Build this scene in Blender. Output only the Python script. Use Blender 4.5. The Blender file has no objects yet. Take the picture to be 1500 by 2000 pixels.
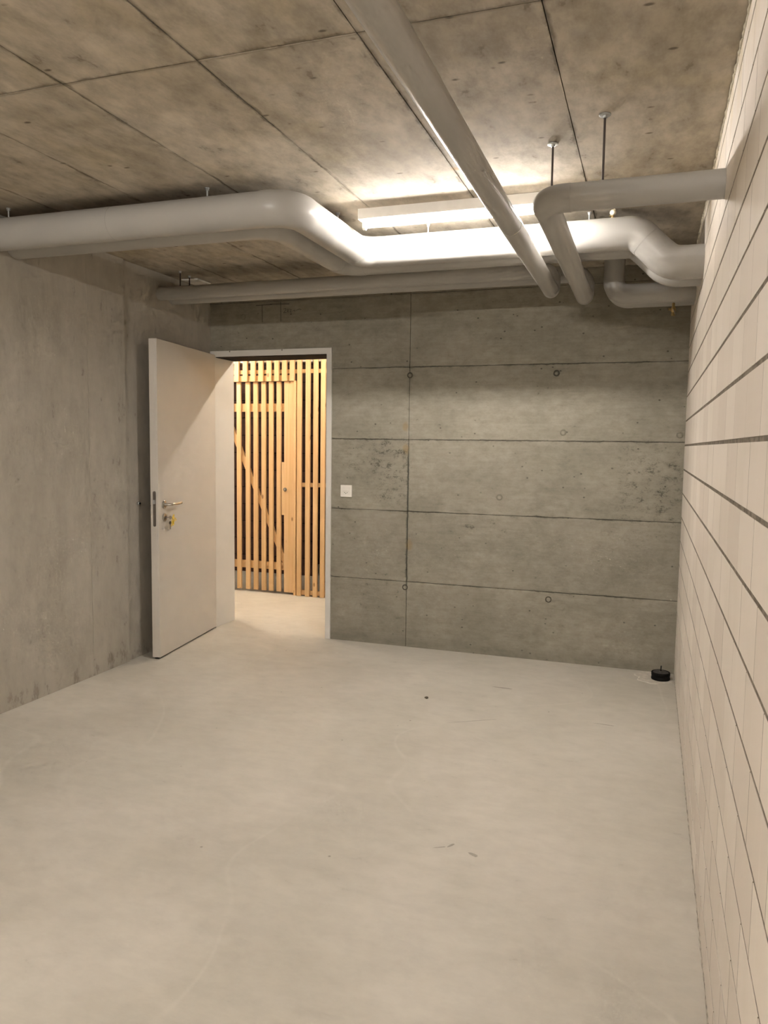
import bpy, bmesh, math, random
from mathutils import Vector, Matrix
random.seed(7)
S = bpy.context.scene
COL = S.collection
PI = math.pi

# ------------------------------------------------------------------ camera
CAM = Vector((-0.1922, -5.1500, 1.4329))
YAW, PITCH, ROLL, FPX = 0.3329, -0.087, 0.013, 1502.4
_f = Vector((-math.sin(YAW) * math.cos(PITCH), math.cos(YAW) * math.cos(PITCH), math.sin(PITCH)))
_r = Vector((math.cos(YAW), math.sin(YAW), 0))
_u = _r.cross(_f)
R2 = math.cos(ROLL) * _r + math.sin(ROLL) * _u
U2 = -math.sin(ROLL) * _r + math.cos(ROLL) * _u
cd = bpy.data.cameras.new('camera')
cd.sensor_fit = 'VERTICAL'; cd.sensor_height = 36.0; cd.lens = FPX * 36.0 / 2000.0
cd.clip_start = 0.02; cd.clip_end = 60
cam = bpy.data.objects.new('camera', cd); COL.objects.link(cam)
cam.matrix_world = Matrix(((R2.x, U2.x, -_f.x, CAM.x), (R2.y, U2.y, -_f.y, CAM.y), (R2.z, U2.z, -_f.z, CAM.z), (0, 0, 0, 1)))
S.camera = cam

def pix(p):
    q = Vector(p) - CAM
    d = q.dot(_f)
    return (750 + FPX * q.dot(R2) / d, 1000 - FPX * q.dot(U2) / d) if d > 0.05 else (9e9, 9e9)

# ------------------------------------------------------------------ world, exposure
w = bpy.data.worlds.new('world'); S.world = w; w.use_nodes = True
w.node_tree.nodes['Background'].inputs[0].default_value = (0, 0, 0, 1)
w.node_tree.nodes['Background'].inputs[1].default_value = 0.0
S.view_settings.view_transform = 'Standard'; S.view_settings.look = 'None'
S.view_settings.gamma = 1.0; S.view_settings.use_curve_mapping = False
S.view_settings.exposure = 3.26
LAMP_COL = (1.0, 0.945, 0.89)
LAMP_E = 36.0          # tube under the pipes
LAMP_E_ADDED_REAR = 69.0     # added unseen tube behind the camera, lifts the foreground
LAMP_E_ADDED_HALL = 28.0     # added corridor tube out of view, evens the light on the gate
LAMP_E_HALL2 = 20.0     # second, weaker tube in the corridor
S.cycles.use_denoising = True
S.cycles.max_bounces = 6; S.cycles.diffuse_bounces = 5; S.cycles.glossy_bounces = 3
S.cycles.use_light_tree = False; S.cycles.use_adaptive_sampling = True; S.cycles.adaptive_threshold = 0.03; S.cycles.adaptive_min_samples = 14
S.cycles.sample_clamp_indirect = 6.0
S.cycles.caustics_reflective = False; S.cycles.caustics_refractive = False

# room dimensions (m): back wall y = 0, right wall x = 0
H = 2.57
XL, XLB = -3.362, -3.38
YR = -7.2
WT = 0.27              # back wall thickness
GY = 1.39              # plane of the slatted gate

# ------------------------------------------------------------------ node helpers
class NT:
    def __init__(s, name):
        s.m = bpy.data.materials.new(name); s.m.use_nodes = True
        s.t = s.m.node_tree
        s.b = s.t.nodes['Principled BSDF']
    def n(s, typ, props=None, **ins):
        k = s.t.nodes.new(typ)
        for a, v in (props or {}).items(): setattr(k, a, v)
        for a, v in ins.items(): s.put(k.inputs[a.replace('_', ' ')] if isinstance(a, str) else k.inputs[a], v)
        return k
    def put(s, sock, v):
        if isinstance(v, bpy.types.NodeSocket): s.t.links.new(v, sock)
        elif isinstance(v, (tuple, list)) and len(v) == 3 and sock.type == 'RGBA': sock.default_value = (*v, 1)
        else: sock.default_value = v
    def math(s, op, a, b=0.0, c=None, clamp=False):
        k = s.t.nodes.new('ShaderNodeMath'); k.operation = op; k.use_clamp = clamp
        s.put(k.inputs[0], a); s.put(k.inputs[1], b)
        if c is not None: s.put(k.inputs[2], c)
        return k.outputs[0]
    def ramp(s, v, lo, hi, a=0.0, b=1.0):
        k = s.t.nodes.new('ShaderNodeMapRange'); k.interpolation_type = 'SMOOTHSTEP'
        s.put(k.inputs[0], v); k.inputs[1].default_value = lo; k.inputs[2].default_value = hi
        k.inputs[3].default_value = a; k.inputs[4].default_value = b
        return k.outputs[0]
    def mix(s, f, a, b, mode='MIX'):
        k = s.t.nodes.new('ShaderNodeMix'); k.data_type = 'RGBA'; k.blend_type = mode
        s.put(k.inputs[0], f); s.put(k.inputs[6], a); s.put(k.inputs[7], b)
        return k.outputs[2]
    def pos(s):
        return s.n('ShaderNodeNewGeometry').outputs['Position']
    def sep(s, v):
        k = s.n('ShaderNodeSeparateXYZ'); s.put(k.inputs[0], v); return k.outputs
    def scale(s, v, xyz, loc=(0, 0, 0)):
        k = s.n('ShaderNodeMapping'); s.put(k.inputs[0], v); k.inputs[1].default_value = loc; k.inputs[3].default_value = xyz
        return k.outputs[0]
    def noise(s, v, sc, det=4.0, rough=0.55, dist=0.0):
        k = s.n('ShaderNodeTexNoise'); s.put(k.inputs['Vector'], v)
        k.inputs['Scale'].default_value = sc; k.inputs['Detail'].default_value = det
        k.inputs['Roughness'].default_value = rough; k.inputs['Distortion'].default_value = dist
        return k.outputs['Fac']
    def bump(s, h, strength=0.3, dist=0.01):
        k = s.n('ShaderNodeBump'); k.inputs['Strength'].default_value = strength; k.inputs['Distance'].default_value = dist
        s.put(k.inputs['Height'], h); s.put(s.b.inputs['Normal'], k.outputs[0])
    def done(s, col, rough=0.8, metal=0.0, spec=0.5):
        s.put(s.b.inputs['Base Color'], col); s.put(s.b.inputs['Roughness'], rough)
        s.put(s.b.inputs['Metallic'], metal); s.put(s.b.inputs['Specular IOR Level'], spec)
        return s.m

def plain(name, col, rough=0.5, metal=0.0, spec=0.5, var=0.06, nsc=14.0, bump=0.0):
    t = NT(name); p = t.pos()
    n = t.noise(p, nsc, 3)
    c = t.mix(t.ramp(n, 0.3, 0.7), tuple(x * (1 - var) for x in col), tuple(min(1, x * (1 + var)) for x in col))
    if bump: t.bump(t.noise(p, 160, 3), bump, 0.003)
    return t.done(c, rough, metal, spec)

def emit(name, col, e):
    t = NT(name)
    t.put(t.b.inputs['Base Color'], (0.8, 0.8, 0.8)); t.put(t.b.inputs['Emission Color'], col)
    t.b.inputs['Emission Strength'].default_value = e
    return t.m

def line_mask(t, coord, val, wob, half, soft):
    """1 on a line coord = val (wobbled), 0 away from it"""
    d = t.math('ABSOLUTE', t.math('ADD', t.math('SUBTRACT', coord, val), wob))
    return t.ramp(d, half, half + soft, 1.0, 0.0)

def box_mask(t, a, a0, a1, b, b0, b1, s):
    m = t.math('MULTIPLY', t.ramp(a, a0 - s, a0 + s), t.ramp(a, a1 - s, a1 + s, 1, 0))
    m = t.math('MULTIPLY', m, t.ramp(b, b0 - s, b0 + s))
    return t.math('MULTIPLY', m, t.ramp(b, b1 - s, b1 + s, 1, 0))

# ---- concrete of the back wall
def mul(t, col, fac):
    k = t.n('ShaderNodeCombineColor'); 
    for q in range(3): t.put(k.inputs[q], fac)
    return t.mix(1.0, col, k.outputs[0], 'MULTIPLY')

def mat_back():
    t = NT('cast_concrete_wall'); p = t.pos(); X, Y, Z = t.sep(p)
    n1 = t.noise(t.scale(p, (1, 1, 1.5)), 2.1, 5, 0.66)
    n2 = t.noise(t.scale(p, (1, 1, 1.7), (3, 1, 5)), 13, 4, 0.72)
    st = t.noise(t.scale(p, (2.2, 2.2, 46)), 1.3, 3, 0.6)
    oi = t.n('ShaderNodeObjectInfo').outputs['Random']
    col = t.mix(t.ramp(n1, 0.32, 0.66), (0.330, 0.304, 0.246), (0.264, 0.243, 0.192))
    col = t.mix(t.math('MULTIPLY', t.ramp(n1, 0.36, 0.26), 0.5), col, (0.36, 0.325, 0.27))
    col = mul(t, col, t.ramp(n2, 0.28, 0.74, 1.10, 0.86))
    col = mul(t, col, t.ramp(st, 0.34, 0.70, 1.03, 0.95))
    col = mul(t, col, t.math('ADD', t.math('MULTIPLY', oi, 0.10), 0.94))
    # dark release-agent blotches, denser in a few places
    d1 = box_mask(t, X, -2.02, -1.80, Z, 1.02, 1.46, 0.06)
    d1b = box_mask(t, X, -2.30, -1.80, Z, 1.22, 1.46, 0.07)
    d2 = box_mask(t, X, -0.38, 0.05, Z, 0.90, 1.44, 0.15)
    d3 = box_mask(t, X, -1.45, -1.05, Z, 0.80, 0.98, 0.09)
    d4 = box_mask(t, X, -2.4, -1.75, Z, 0.28, 0.52, 0.09)
    dens = t.math('ADD', t.math('MULTIPLY', d1, 0.06), t.math('MULTIPLY', d1b, 0.05))
    dens = t.math('ADD', dens, t.math('MULTIPLY', d2, 0.085))
    dens = t.math('ADD', dens, t.math('ADD', t.math('MULTIPLY', d3, 0.07), t.math('MULTIPLY', d4, 0.06)))
    blot = t.ramp(t.math('ADD', n2, dens), 0.655, 0.735)
    col = t.mix(t.math('MULTIPLY', blot, 0.70), col, (0.088, 0.082, 0.062))
    n4 = t.noise(t.scale(p, (1, 1, 1.15), (7, 0, 2)), 21, 4, 0.68)
    vein = t.ramp(t.math('ABSOLUTE', t.math('SUBTRACT', n4, 0.5)), 0.004, 0.026, 1, 0)
    vm = t.math('ADD', t.math('MULTIPLY', d1, 0.85), t.math('ADD', t.math('MULTIPLY', d1b, 0.45), t.math('MULTIPLY', d2, 0.55)), clamp=True)
    vm = t.math('MULTIPLY', t.math('ADD', vm, 0.10, clamp=True), t.ramp(n2, 0.44, 0.60))
    col = t.mix(t.math('MULTIPLY', vein, vm), col, (0.085, 0.078, 0.058))
    vo = t.n('ShaderNodeTexVoronoi'); t.put(vo.inputs['Vector'], t.scale(p, (1, 1, 1.3))); vo.inputs['Scale'].default_value = 13
    pit = t.math('MULTIPLY', t.ramp(vo.outputs['Distance'], 0.06, 0.11, 1, 0), t.ramp(n1, 0.44, 0.50))
    col = t.mix(t.math('MULTIPLY', pit, 0.75), col, (0.055, 0.05, 0.036))
    # grime bleeding out of the board joints, broken and of uneven width
    wob = t.math('MULTIPLY', t.math('SUBTRACT', n2, 0.5), 0.035)
    brk = t.ramp(n1, 0.40, 0.58)
    sm = line_mask(t, X, -1.799, wob, 0.000, 0.013)
    sm = t.math('MULTIPLY', sm, t.math('MULTIPLY', t.ramp(Z, 0.34, 0.50), t.ramp(Z, 1.30, 1.44, 1, 0)))
    col = t.mix(t.math('MULTIPLY', sm, 0.8), col, (0.07, 0.072, 0.056))
    for z in (0.470, 0.970, 1.4725, 1.972):
        hm = line_mask(t, Z, z, wob, 0.0008, 0.007)
        col = t.mix(t.math('MULTIPLY', t.math('MULTIPLY', hm, brk), 0.75), col, (0.09, 0.082, 0.06))
    # darker band with an uneven edge along the foot
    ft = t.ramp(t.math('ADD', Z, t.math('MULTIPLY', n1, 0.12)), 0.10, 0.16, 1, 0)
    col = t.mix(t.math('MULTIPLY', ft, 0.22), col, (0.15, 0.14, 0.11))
    # rusty dabs beside the vertical joint
    for (x, z, r) in ((-1.823, 1.563, 0.022), (-1.816, 1.405, 0.026), (-1.783, 0.735, 0.028)):
        d = t.math('SQRT', t.math('ADD', t.math('POWER', t.math('SUBTRACT', X, x), 2.0), t.math('POWER', t.math('MULTIPLY', t.math('SUBTRACT', Z, z), 0.6), 2.0)))
        d = t.math('ADD', d, t.math('MULTIPLY', t.math('SUBTRACT', n2, 0.5), 0.04))
        col = t.mix(t.ramp(d, r * 0.4, r * 1.2, 0.45, 0), col, (0.27, 0.175, 0.06))
    t.bump(t.noise(t.scale(p, (1, 1, 1.6)), 24, 3, 0.65), 0.25, 0.004)
    return t.done(col, 0.82, 0, 0.25)

def mat_ceiling():
    t = NT('cast_concrete_ceiling'); p = t.pos(); X, Y, Z = t.sep(p)
    n1 = t.noise(t.scale(p, (2.0, 1.0, 1)), 1.5, 5, 0.68)
    n2 = t.noise(t.scale(p, (1.5, 0.75, 1), (2, 6, 0)), 9, 4, 0.70)
    n3 = t.noise(t.scale(p, (1, 1, 1), (9, 4, 0)), 2.4, 3, 0.6)
    oi = t.n('ShaderNodeObjectInfo').outputs['Random']
    col = t.mix(t.ramp(n1, 0.33, 0.67), (0.520, 0.464, 0.385), (0.372, 0.322, 0.248))
    col = t.mix(t.math('MULTIPLY', t.ramp(n3, 0.53, 0.72), 0.42), col, (0.43, 0.365, 0.245))
    col = t.mix(t.math('MULTIPLY', t.ramp(n3, 0.45, 0.30), 0.35), col, (0.50, 0.46, 0.40))
    col = mul(t, col, t.ramp(n2, 0.28, 0.74, 1.18, 0.78))
    col = mul(t, col, t.math('ADD', t.math('MULTIPLY', oi, 0.12), 0.93))
    col = t.mix(t.math('MULTIPLY', t.ramp(n2, 0.63, 0.72), 0.45), col, (0.13, 0.105, 0.07))
    vo = t.n('ShaderNodeTexVoronoi'); t.put(vo.inputs['Vector'], t.scale(p, (0.8, 1.5, 1))); vo.inputs['Scale'].default_value = 8
    pit = t.math('MULTIPLY', t.ramp(vo.outputs['Distance'], 0.05, 0.12, 1, 0), t.ramp(n1, 0.43, 0.50))
    col = t.mix(t.math('MULTIPLY', pit, 0.75), col, (0.075, 0.058, 0.036))
    wob = t.math('MULTIPLY', t.math('SUBTRACT', n2, 0.5), 0.05)
    brk = t.ramp(n1, 0.36, 0.58)
    for x in (-3.03, -2.53, -2.022, -1.524, -1.013, -0.505):
        m = line_mask(t, X, x, wob, 0.0, 0.013)
        col = t.mix(t.math('MULTIPLY', t.math('MULTIPLY', m, brk), 0.75), col, (0.085, 0.068, 0.045))
    m = line_mask(t, Y, -3.062, wob, 0.0, 0.016)
    col = t.mix(t.math('MULTIPLY', m, 0.5), col, (0.12, 0.095, 0.06))
    d = t.math('SQRT', t.math('ADD', t.math('POWER', t.math('SUBTRACT', X, -1.0), 2.0), t.math('POWER', t.math('SUBTRACT', Y, -1.96), 2.0)))
    d = t.math('ADD', d, t.math('MULTIPLY', t.math('SUBTRACT', n2, 0.5), 0.25))
    col = t.mix(t.ramp(d, 0.0, 0.04, 0.6, 0), col, (0.36, 0.20, 0.06))
    t.bump(t.noise(t.scale(p, (1, 0.6, 1)), 20, 3, 0.65), 0.28, 0.004)
    return t.done(col, 0.85, 0, 0.2)

def mat_left():
    t = NT('smoothed_concrete_wall'); p = t.pos(); X, Y, Z = t.sep(p)
    n1 = t.noise(t.scale(p, (1, 2.6, 0.9)), 1.6, 5, 0.64)
    n2 = t.noise(t.scale(p, (1, 2.4, 1.0), (0, 3, 4)), 6.5, 4, 0.70)
    col = t.mix(t.ramp(n1, 0.34, 0.66), (0.440, 0.406, 0.350), (0.392, 0.361, 0.305))
    col = mul(t, col, t.ramp(n2, 0.28, 0.74, 1.04, 0.93))
    nearb = t.math('MULTIPLY', t.ramp(Y, -1.60, -1.20, 0, 0.045), t.ramp(Y, -1.06, -0.9, 1, 0.3))
    dk = t.ramp(t.math('ADD', n2, nearb), 0.665, 0.735)
    col = t.mix(t.math('MULTIPLY', dk, 0.5), col, (0.16, 0.145, 0.115))
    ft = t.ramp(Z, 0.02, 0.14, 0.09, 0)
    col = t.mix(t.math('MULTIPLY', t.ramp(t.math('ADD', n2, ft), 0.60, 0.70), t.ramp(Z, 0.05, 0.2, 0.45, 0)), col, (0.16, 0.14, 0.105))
    t.bump(t.noise(t.scale(p, (1, 3.0, 1)), 9, 3, 0.65), 0.25, 0.005)
    return t.done(col, 0.8, 0, 0.25)

def mat_floor():
    t = NT('power_floated_screed'); p = t.pos(); X, Y, Z = t.sep(p)
    n1 = t.noise(p, 0.95, 5, 0.60)
    n2 = t.noise(t.scale(p, (1.3, 2.4, 1), (5, 2, 0)), 6, 4, 0.72)
    n3 = t.noise(t.scale(p, (1.0, 0.8, 1), (1, 3, 0)), 1.1, 1, 0.4)
    col = t.mix(t.ramp(n1, 0.34, 0.66), (0.625, 0.588, 0.522), (0.535, 0.500, 0.432))
    col = t.mix(t.math('MULTIPLY', t.ramp(n3, 0.56, 0.50), 0.22), col, (0.52, 0.50, 0.43))
    edge = t.ramp(t.math('ABSOLUTE', t.math('SUBTRACT', n3, 0.50)), 0.0, 0.008, 1, 0)
    col = t.mix(t.math('MULTIPLY', t.math('MULTIPLY', edge, t.ramp(n1, 0.45, 0.55)), 0.25), col, (0.68, 0.64, 0.57))
    col = mul(t, col, t.ramp(n2, 0.30, 0.74, 1.03, 0.93))
    col = t.mix(t.math('MULTIPLY', t.ramp(n2, 0.645, 0.73), 0.36), col, (0.36, 0.335, 0.28))
    vo = t.n('ShaderNodeTexVoronoi'); t.put(vo.inputs['Vector'], p); vo.inputs['Scale'].default_value = 7.0
    sp = t.math('MULTIPLY', t.ramp(vo.outputs['Distance'], 0.022, 0.05, 1, 0), t.ramp(n1, 0.46, 0.52))
    col = t.mix(t.math('MULTIPLY', sp, 0.7), col, (0.20, 0.175, 0.135))
    t.bump(t.noise(p, 14, 2), 0.08, 0.005)
    return t.done(col, t.ramp(n1, 0.3, 0.7, 0.50, 0.66), 0, 0.35)

def mat_block():
    t = NT('sand_lime_block'); p = t.pos()
    oi = t.n('ShaderNodeObjectInfo').outputs['Random']
    n = t.noise(p, 3.0, 3, 0.6)
    col = t.mix(oi, (0.70, 0.630, 0.556), (0.80, 0.735, 0.658))
    col = t.mix(t.math('MULTIPLY', t.ramp(n, 0.45, 0.7), 0.35), col, (0.674, 0.615, 0.524))
    v = t.noise(t.scale(p, (1, 9, 0.6)), 2.6, 3, 0.6)
    col = t.mix(t.math('MULTIPLY', t.ramp(v, 0.55, 0.72), 0.25), col, (0.813, 0.760, 0.685))
    sp = t.ramp(t.noise(p, 34, 3, 0.7), 0.70, 0.76)
    col = t.mix(t.math('MULTIPLY', sp, 0.5), col, (0.407, 0.364, 0.300))
    X, Y, Z = t.sep(p)
    yl = t.math('MULTIPLY', t.ramp(Z, 2.30, 2.56), t.ramp(t.noise(t.scale(p, (1, 2.5, 1)), 3.2, 4), 0.42, 0.62))
    col = t.mix(t.math('MULTIPLY', yl, 0.5), col, (0.621, 0.514, 0.310))
    t.bump(t.noise(p, 60, 2), 0.12, 0.003)
    return t.done(col, 0.75, 0, 0.3)

def mat_mortar():
    t = NT('mortar'); p = t.pos()
    n = t.noise(p, 24, 3, 0.7)
    col = t.mix(t.ramp(n, 0.3, 0.7), (0.155, 0.13, 0.10), (0.30, 0.26, 0.21))
    t.bump(t.noise(p, 90, 4), 0.8, 0.006)
    return t.done(col, 0.95, 0, 0.1)

def mat_wood():
    t = NT('spruce_wood'); p = t.pos()
    oi = t.n('ShaderNodeObjectInfo').outputs['Random']
    off = t.n('ShaderNodeCombineXYZ'); t.put(off.inputs[0], t.math('MULTIPLY', oi, 17.0)); t.put(off.inputs[2], t.math('MULTIPLY', oi, 9.0))
    va = t.n('ShaderNodeVectorMath'); va.operation = 'ADD'; t.put(va.inputs[0], p); t.put(va.inputs[1], off.outputs[0])
    q = va.outputs[0]
    g = t.noise(t.scale(q, (60, 60, 1.6)), 1.0, 3, 0.6, 0.4)
    col = t.mix(t.ramp(g, 0.3, 0.7), (0.64, 0.415, 0.205), (0.74, 0.515, 0.29))
    col = t.mix(t.math('MULTIPLY', oi, 0.3), col, (0.60, 0.36, 0.165))
    vo = t.n('ShaderNodeTexVoronoi'); t.put(vo.inputs['Vector'], t.scale(q, (9, 9, 4.2))); vo.inputs['Scale'].default_value = 1.0
    kn = t.ramp(vo.outputs['Distance'], 0.05, 0.12, 1, 0)
    col = t.mix(t.math('MULTIPLY', kn, 0.75), col, (0.22, 0.10, 0.035))
    t.bump(g, 0.15, 0.002)
    return t.done(col, 0.6, 0, 0.3)

def mat_pipe():
    t = NT('pvc_pipe_jacket'); p = t.pos()
    n = t.noise(p, 2.5, 4)
    col = t.mix(t.ramp(n, 0.3, 0.7), (0.372, 0.360, 0.336), (0.402, 0.390, 0.364))
    t.bump(t.noise(p, 9, 2), 0.05, 0.004)
    return t.done(col, 0.36, 0, 0.45)

M_BACK, M_CEIL, M_LEFT, M_FLOOR = mat_back(), mat_ceiling(), mat_left(), mat_floor()
M_BLOCK, M_MORTAR, M_WOOD, M_PIPE = mat_block(), mat_mortar(), mat_wood(), mat_pipe()
M_DOOR = plain('door_white_paint', (0.585, 0.550, 0.498), 0.45, var=0.015, nsc=5)
M_FRAME = plain('frame_grey_white_paint', (0.66, 0.645, 0.61), 0.45, var=0.02, nsc=5)
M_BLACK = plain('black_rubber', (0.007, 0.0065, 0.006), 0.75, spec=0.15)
M_STEEL = plain('brushed_steel', (0.55, 0.52, 0.47), 0.28, 1.0)
M_PLATE = plain('lock_plate_steel', (0.20, 0.175, 0.15), 0.45, 0.9)
M_ZINC = plain('zinc_plated_steel', (0.50, 0.51, 0.50), 0.35, 0.8)
M_ROD = plain('dark_threaded_rod', (0.075, 0.06, 0.055), 0.5, 0.6)
M_BRASS = plain('brass', (0.50, 0.36, 0.17), 0.35, 0.9)
M_CREAM = plain('cream_plastic', (0.74, 0.67, 0.52), 0.5, var=0.15, nsc=90)
M_WHITE = plain('white_plastic', (0.78, 0.75, 0.69), 0.4, var=0.01)
M_GREYPL = plain('grey_plastic', (0.55, 0.52, 0.47), 0.4, var=0.02)
M_LAMPB = plain('lamp_white_enamel', (0.80, 0.775, 0.73), 0.4, var=0.03, nsc=20)
M_YELLOW = plain('yellow_plastic_tag', (0.80, 0.58, 0.06), 0.45, var=0.1, nsc=60)
M_PENCIL = plain('pencil_graphite', (0.055, 0.050, 0.040), 0.7)
M_PATCH = plain('fresh_mortar_patch', (0.60, 0.555, 0.48), 0.85, var=0.10, nsc=30, bump=0.4)
M_STONE = plain('dark_pebble', (0.11, 0.09, 0.065), 0.8, var=0.2, nsc=80)
M_STORE_DIM = plain('red_brown_block_dimmed', (0.066, 0.028, 0.019), 0.9, var=0.2, nsc=12)  # gloom of the unlit store put into the block colour
M_TIE = plain('tie_hole_filler', (0.20, 0.182, 0.14), 0.85, var=0.1, nsc=60)
M_TIED = plain('tie_hole_shadow_ring', (0.075, 0.066, 0.048), 0.9, var=0.1, nsc=60)
M_TUBE = emit('lamp_tube_glow', LAMP_COL, LAMP_E)
M_TUBE_ADDED_REAR = emit('added_tube_glow_rear', LAMP_COL, LAMP_E_ADDED_REAR)
M_TUBE_ADDED_HALL = emit('added_tube_glow_hall', (1.0, 0.91, 0.78), LAMP_E_ADDED_HALL)

M_TUBE_HALL2 = emit('lamp_tube_glow_hall_weak', (1.0, 0.91, 0.78), LAMP_E_HALL2)

# ------------------------------------------------------------------ geometry helpers
def tag(o, label=None, cat=None, group=None, kind=None):
    if label: o['label'] = label
    if cat: o['category'] = cat
    if group: o['group'] = group
    if kind: o['kind'] = kind
    return o

def empty(name, loc=(0, 0, 0), rz=0.0, label=None, cat=None, group=None, kind=None):
    o = bpy.data.objects.new(name, None); COL.objects.link(o)
    o.location = loc; o.rotation_euler = (0, 0, rz); o.empty_display_size = 0.05
    return tag(o, label, cat, group, kind)

def link_mesh(name, me, mat, parent=None, smooth=False):
    if mat and not me.materials: me.materials.append(mat)
    if smooth:
        for f in me.polygons: f.use_smooth = True
    o = bpy.data.objects.new(name, me); COL.objects.link(o)
    if parent: o.parent = parent
    return o

def from_bm(name, bm, mat, parent=None, smooth=False):
    bmesh.ops.recalc_face_normals(bm, faces=bm.faces)
    me = bpy.data.meshes.new(name); bm.to_mesh(me); bm.free()
    return link_mesh(name, me, mat, parent, smooth)

def add_box(bm, x0, x1, y0, y1, z0, z1):
    v = [bm.verts.new(p) for p in ((x0, y0, z0), (x1, y0, z0), (x1, y1, z0), (x0, y1, z0), (x0, y0, z1), (x1, y0, z1), (x1, y1, z1), (x0, y1, z1))]
    for f in ((0, 3, 2, 1), (4, 5, 6, 7), (0, 1, 5, 4), (1, 2, 6, 5), (2, 3, 7, 6), (3, 0, 4, 7)): bm.faces.new([v[i] for i in f])
    return v

def box(name, x0, x1, y0, y1, z0, z1, mat, parent=None, bev=0.0, off=None):
    """box in world coordinates, stored relative to the parent's location when off is given"""
    bm = bmesh.new()
    if off is not None: x0, x1, y0, y1, z0, z1 = x0 - off[0], x1 - off[0], y0 - off[1], y1 - off[1], z0 - off[2], z1 - off[2]
    add_box(bm, x0, x1, y0, y1, z0, z1)
    if bev: bmesh.ops.bevel(bm, geom=list(bm.edges), offset=bev, segments=1, affect='EDGES')
    return from_bm(name, bm, mat, parent)

def prism(name, poly, axis, a0, a1, mat, parent=None, off=(0, 0, 0), bev=0.0):
    """polygon in the plane across `axis`, extruded from a0 to a1"""
    bm = bmesh.new()
    def P(u, v, a):
        p = (a, u, v) if axis == 0 else (u, a, v) if axis == 1 else (u, v, a)
        return (p[0] - off[0], p[1] - off[1], p[2] - off[2])
    A = [bm.verts.new(P(u, v, a0)) for u, v in poly]; B = [bm.verts.new(P(u, v, a1)) for u, v in poly]
    bm.faces.new(A); bm.faces.new(B[::-1])
    n = len(poly)
    for i in range(n): bm.faces.new((A[i], B[i], B[(i + 1) % n], A[(i + 1) % n]))
    if bev: bmesh.ops.bevel(bm, geom=list(bm.edges), offset=bev, segments=1, affect='EDGES')
    return from_bm(name, bm, mat, parent)

def lathe(bm, prof, origin, axis, seg=20):
    """profile [(radius, height)] turned about `axis` from origin"""
    axis = Vector(axis).normalized(); o = Vector(origin)
    a = axis.orthogonal().normalized(); b = axis.cross(a)
    rings = []
    for r, h in prof:
        if r < 1e-6: rings.append([bm.verts.new(o + axis * h)])
        else: rings.append([bm.verts.new(o + axis * h + r * (math.cos(2 * PI * k / seg) * a + math.sin(2 * PI * k / seg) * b)) for k in range(seg)])
    for A, B in zip(rings, rings[1:]):
        for k in range(seg):
            k2 = (k + 1) % seg
            if len(A) == 1 and len(B) == 1: continue
            if len(A) == 1: bm.faces.new((A[0], B[k], B[k2]))
            elif len(B) == 1: bm.faces.new((A[k], B[0], A[k2]))
            else: bm.faces.new((A[k], B[k], B[k2], A[k2]))
    for R, h in ((rings[0], 0), (rings[-1], 1)):
        if len(R) > 1: bm.faces.new(R)

def turned(name, prof, origin, axis, mat, parent=None, seg=20, smooth=True):
    bm = bmesh.new(); lathe(bm, prof, origin, axis, seg)
    o = from_bm(name, bm, mat, parent, smooth)
    return sharpen(o)

def sharpen(o, ang=40):
    me = o.data
    me.set_sharp_from_angle(angle=math.radians(ang))
    return o

def sweep(bm, pts, rads, seg=36, cap=True):
    """tube through pts; parallel-transported rings"""
    pts = [Vector(p) for p in pts]; n = len(pts)
    tan = []
    for i in range(n):
        a = pts[max(i - 1, 0)]; b = pts[min(i + 1, n - 1)]
        tan.append((b - a).normalized())
    nrm = tan[0].orthogonal().normalized(); rings = []
    for i in range(n):
        nrm = (nrm - nrm.dot(tan[i]) * tan[i]).normalized(); bi = tan[i].cross(nrm)
        r = rads[i] if isinstance(rads, (list, tuple)) else rads
        rings.append([bm.verts.new(pts[i] + r * (math.cos(2 * PI * k / seg) * nrm + math.sin(2 * PI * k / seg) * bi)) for k in range(seg)])
    for A, B in zip(rings, rings[1:]):
        for k in range(seg): bm.faces.new((A[k], A[(k + 1) % seg], B[(k + 1) % seg], B[k]))
    if cap: bm.faces.new(rings[0][::-1]); bm.faces.new(rings[-1])

def tube(name, pts, r, mat, parent=None, seg=12, smooth=True):
    bm = bmesh.new(); sweep(bm, pts, r, seg)
    return sharpen(from_bm(name, bm, mat, parent, smooth))

def copy_tree(o, parent=None):
    c = o.copy(); COL.objects.link(c); c.parent = parent
    for ch in list(o.children): copy_tree(ch, c)
    return c

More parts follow.
